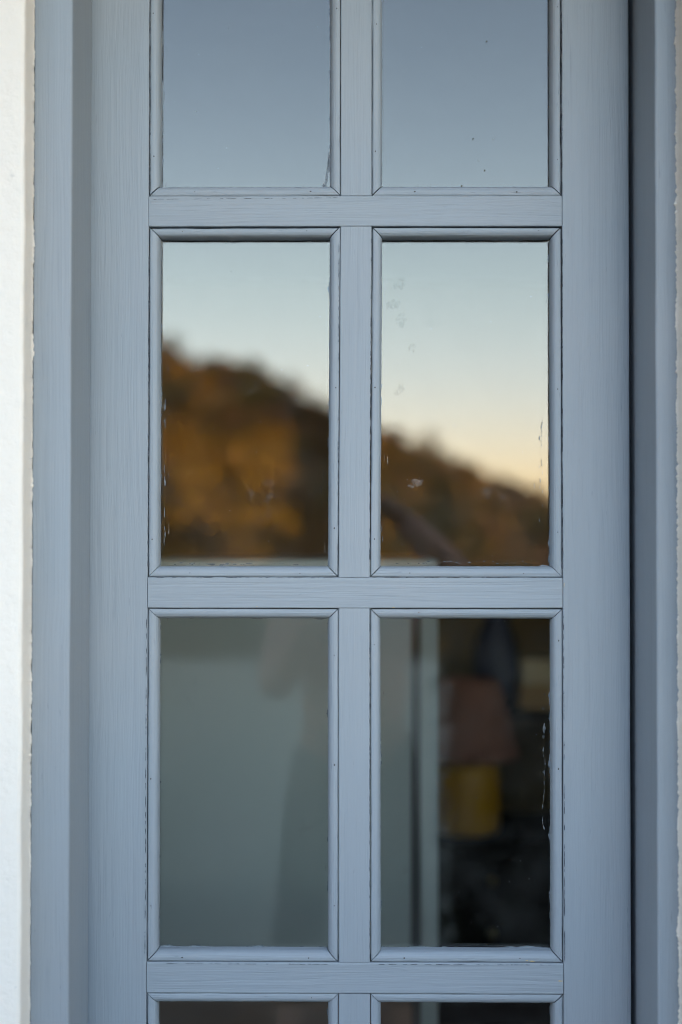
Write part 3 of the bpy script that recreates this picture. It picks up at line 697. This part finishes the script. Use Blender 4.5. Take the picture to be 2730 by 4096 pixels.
N_ = [((0, 0, 0.93), (0.15, 0.105)), ((0, 0.0, 1.10), (0.135, 0.095)), ((0, 0.01, 1.27), (0.155, 0.10)), ((0, 0.01, 1.38), (0.12, 0.075)), ((0, 0.02, 1.46), 0.052), ((0, 0.045, 1.53), 0.060),
      ((0, 0.065, 1.60), (0.078, 0.098)), ((0, 0.06, 1.68), (0.070, 0.088)),
      ((0.175, 0.015, 1.37), 0.060), ((0.335, 0.10, 1.43), 0.043), ((0.11, 0.185, 1.64), 0.027),
      ((-0.175, 0.015, 1.37), 0.060), ((-0.245, 0.08, 1.06), 0.043), ((-0.075, 0.225, 1.40), 0.027),
      ((0.095, 0, 0.86), 0.092), ((0.125, 0.03, 0.48), 0.060), ((0.15, 0.0, 0.10), 0.042), ((0.16, 0.13, 0.045), (0.04, 0.03)),
      ((-0.095, 0, 0.86), 0.092), ((-0.145, 0.03, 0.48), 0.060), ((-0.19, 0.0, 0.10), 0.042), ((-0.20, 0.13, 0.045), (0.04, 0.03))]
E_ = [(0, 1), (1, 2), (2, 3), (3, 4), (4, 5), (5, 6), (6, 7), (3, 8), (8, 9), (9, 10), (3, 11), (11, 12), (12, 13), (0, 14), (14, 15), (15, 16), (16, 17), (0, 18), (18, 19), (19, 20), (20, 21)]
h1 = hand(N_, E_, (0.11, 0.185, 1.64), (0.055, 0.20, 1.665), (-1, 0.15, 0.05), (0, 1, 0), (0, 0.1, -1), (0.1, -0.6, -0.6)); E_.append((10, h1))
h2 = hand(N_, E_, (-0.075, 0.225, 1.40), (-0.035, 0.245, 1.455), (0.7, 0.15, 0.7), (-0.2, 1, 0), (0.3, 0, 1), (-0.6, 0.1, 0.9)); E_.append((13, h2))
M_SKIN = plain('skin', (0.48, 0.28, 0.20), 0.5, 0.06, 20)
body = skin('body', N_, E_, M_SKIN, person)
# face: nose, lips, eyes, ears
def ball(c, r, s=(1, 1, 1)):
    bm = bmesh.new(); g = bmesh.ops.create_uvsphere(bm, u_segments=14, v_segments=10, radius=r)
    for v in g['verts']: v.co = Vector((v.co.x*s[0]+c[0], v.co.y*s[1]+c[1], v.co.z*s[2]+c[2]))
    return bm
from_bm('nose', ball((0, 0.160, 1.590), 0.017, (0.8, 1.1, 1.5)), M_SKIN, person, smooth=True)
from_bm('mouth', ball((0, 0.145, 1.552), 0.02, (1.2, 0.5, 0.35)), plain('lips', (0.35, 0.12, 0.10), 0.5), person, smooth=True)
M_EYE = plain('eyes', (0.08, 0.07, 0.06), 0.2)
for s in (-1, 1):
    from_bm('ear', ball((s*0.076, 0.06, 1.60), 0.028, (0.4, 0.7, 1.1)), M_SKIN, person, smooth=True)
    from_bm('eye', ball((s*0.031, 0.140, 1.615), 0.013, (1, 0.8, 0.8)), M_EYE, person, smooth=True)
Jn = [((0, 0, 0.90), (0.185, 0.14)), ((0, 0, 1.10), (0.17, 0.125)), ((0, 0.01, 1.27), (0.185, 0.125)), ((0, 0.01, 1.40), (0.13, 0.085)), ((0, 0.02, 1.47), 0.066),
      ((0.18, 0.015, 1.375), 0.076), ((0.335, 0.10, 1.43), 0.060), ((0.135, 0.172, 1.61), 0.044), ((-0.18, 0.015, 1.375), 0.076), ((-0.245, 0.08, 1.06), 0.060), ((-0.105, 0.20, 1.34), 0.044)]
Je = [(0, 1), (1, 2), (2, 3), (3, 4), (3, 5), (5, 6), (6, 7), (3, 8), (8, 9), (9, 10)]
skin('jacket', Jn, Je, plain('rose_beige_cloth', (0.80, 0.52, 0.42), 0.9, 0.12, 14), person)
Tn = [((0, 0, 0.96), (0.16, 0.115)), ((0.10, 0, 0.84), 0.110), ((0.13, 0.03, 0.48), 0.088), ((0.155, 0, 0.09), 0.082), ((-0.10, 0, 0.84), 0.110), ((-0.15, 0.03, 0.48), 0.088), ((-0.195, 0, 0.09), 0.082)]
skin('trousers', Tn, [(0, 1), (1, 2), (2, 3), (0, 4), (4, 5), (5, 6)], plain('dark_blue_cloth', (0.035, 0.04, 0.055), 0.9, 0.15, 14), person)
for s, x in ((1, 0.16), (-1, -0.20)):
    skin('shoe', [((x-0.004*s, -0.03, 0.050), 0.047), ((x, 0.07, 0.045), (0.046, 0.040)), ((x+0.004*s, 0.17, 0.036), (0.042, 0.032))], [(0, 1), (1, 2)], plain('dark_leather', (0.03, 0.022, 0.018), 0.5), person)
skin('hair', [((0, 0.035, 1.56), (0.082, 0.075)), ((0, 0.030, 1.64), (0.090, 0.092)), ((0, 0.045, 1.70), (0.080, 0.090)), ((0, -0.02, 1.47), (0.075, 0.045))], [(0, 1), (1, 2), (0, 3)], plain('dark_brown_hair', (0.04, 0.025, 0.015), 0.6, 0.3, 60), person)
M_BLK = plain('black_camera_body', (0.02, 0.02, 0.02), 0.45, 0.2, 60)
cm = thing('hand_camera', 'black camera held upright in front of the face of the person in rose beige', 'camera', (CAM.x, CAM.y-0.012, CAM.z))
bm = bmesh.new(); box(bm, -0.045, 0.045, -0.125, -0.082, -0.065, 0.07, 0.008); from_bm('camera_body', bm, M_BLK, cm)
bm = bmesh.new(); lathe(bm, [(0.033, 0), (0.033, 0.03), (0.036, 0.032), (0.036, 0.055), (0.034, 0.057), (0.035, 0.082), (0.030, 0.082), (0.028, 0.06)], n=36)
ln_ = from_bm('lens', bm, M_BLK, cm, (0, -0.082, 0)); ln_.rotation_euler = (R(-90), 0, 0)
bm = bmesh.new(); box(bm, 0.046, 0.066, -0.122, -0.09, -0.02, 0.02, 0.004); from_bm('viewfinder', bm, M_BLK, cm)
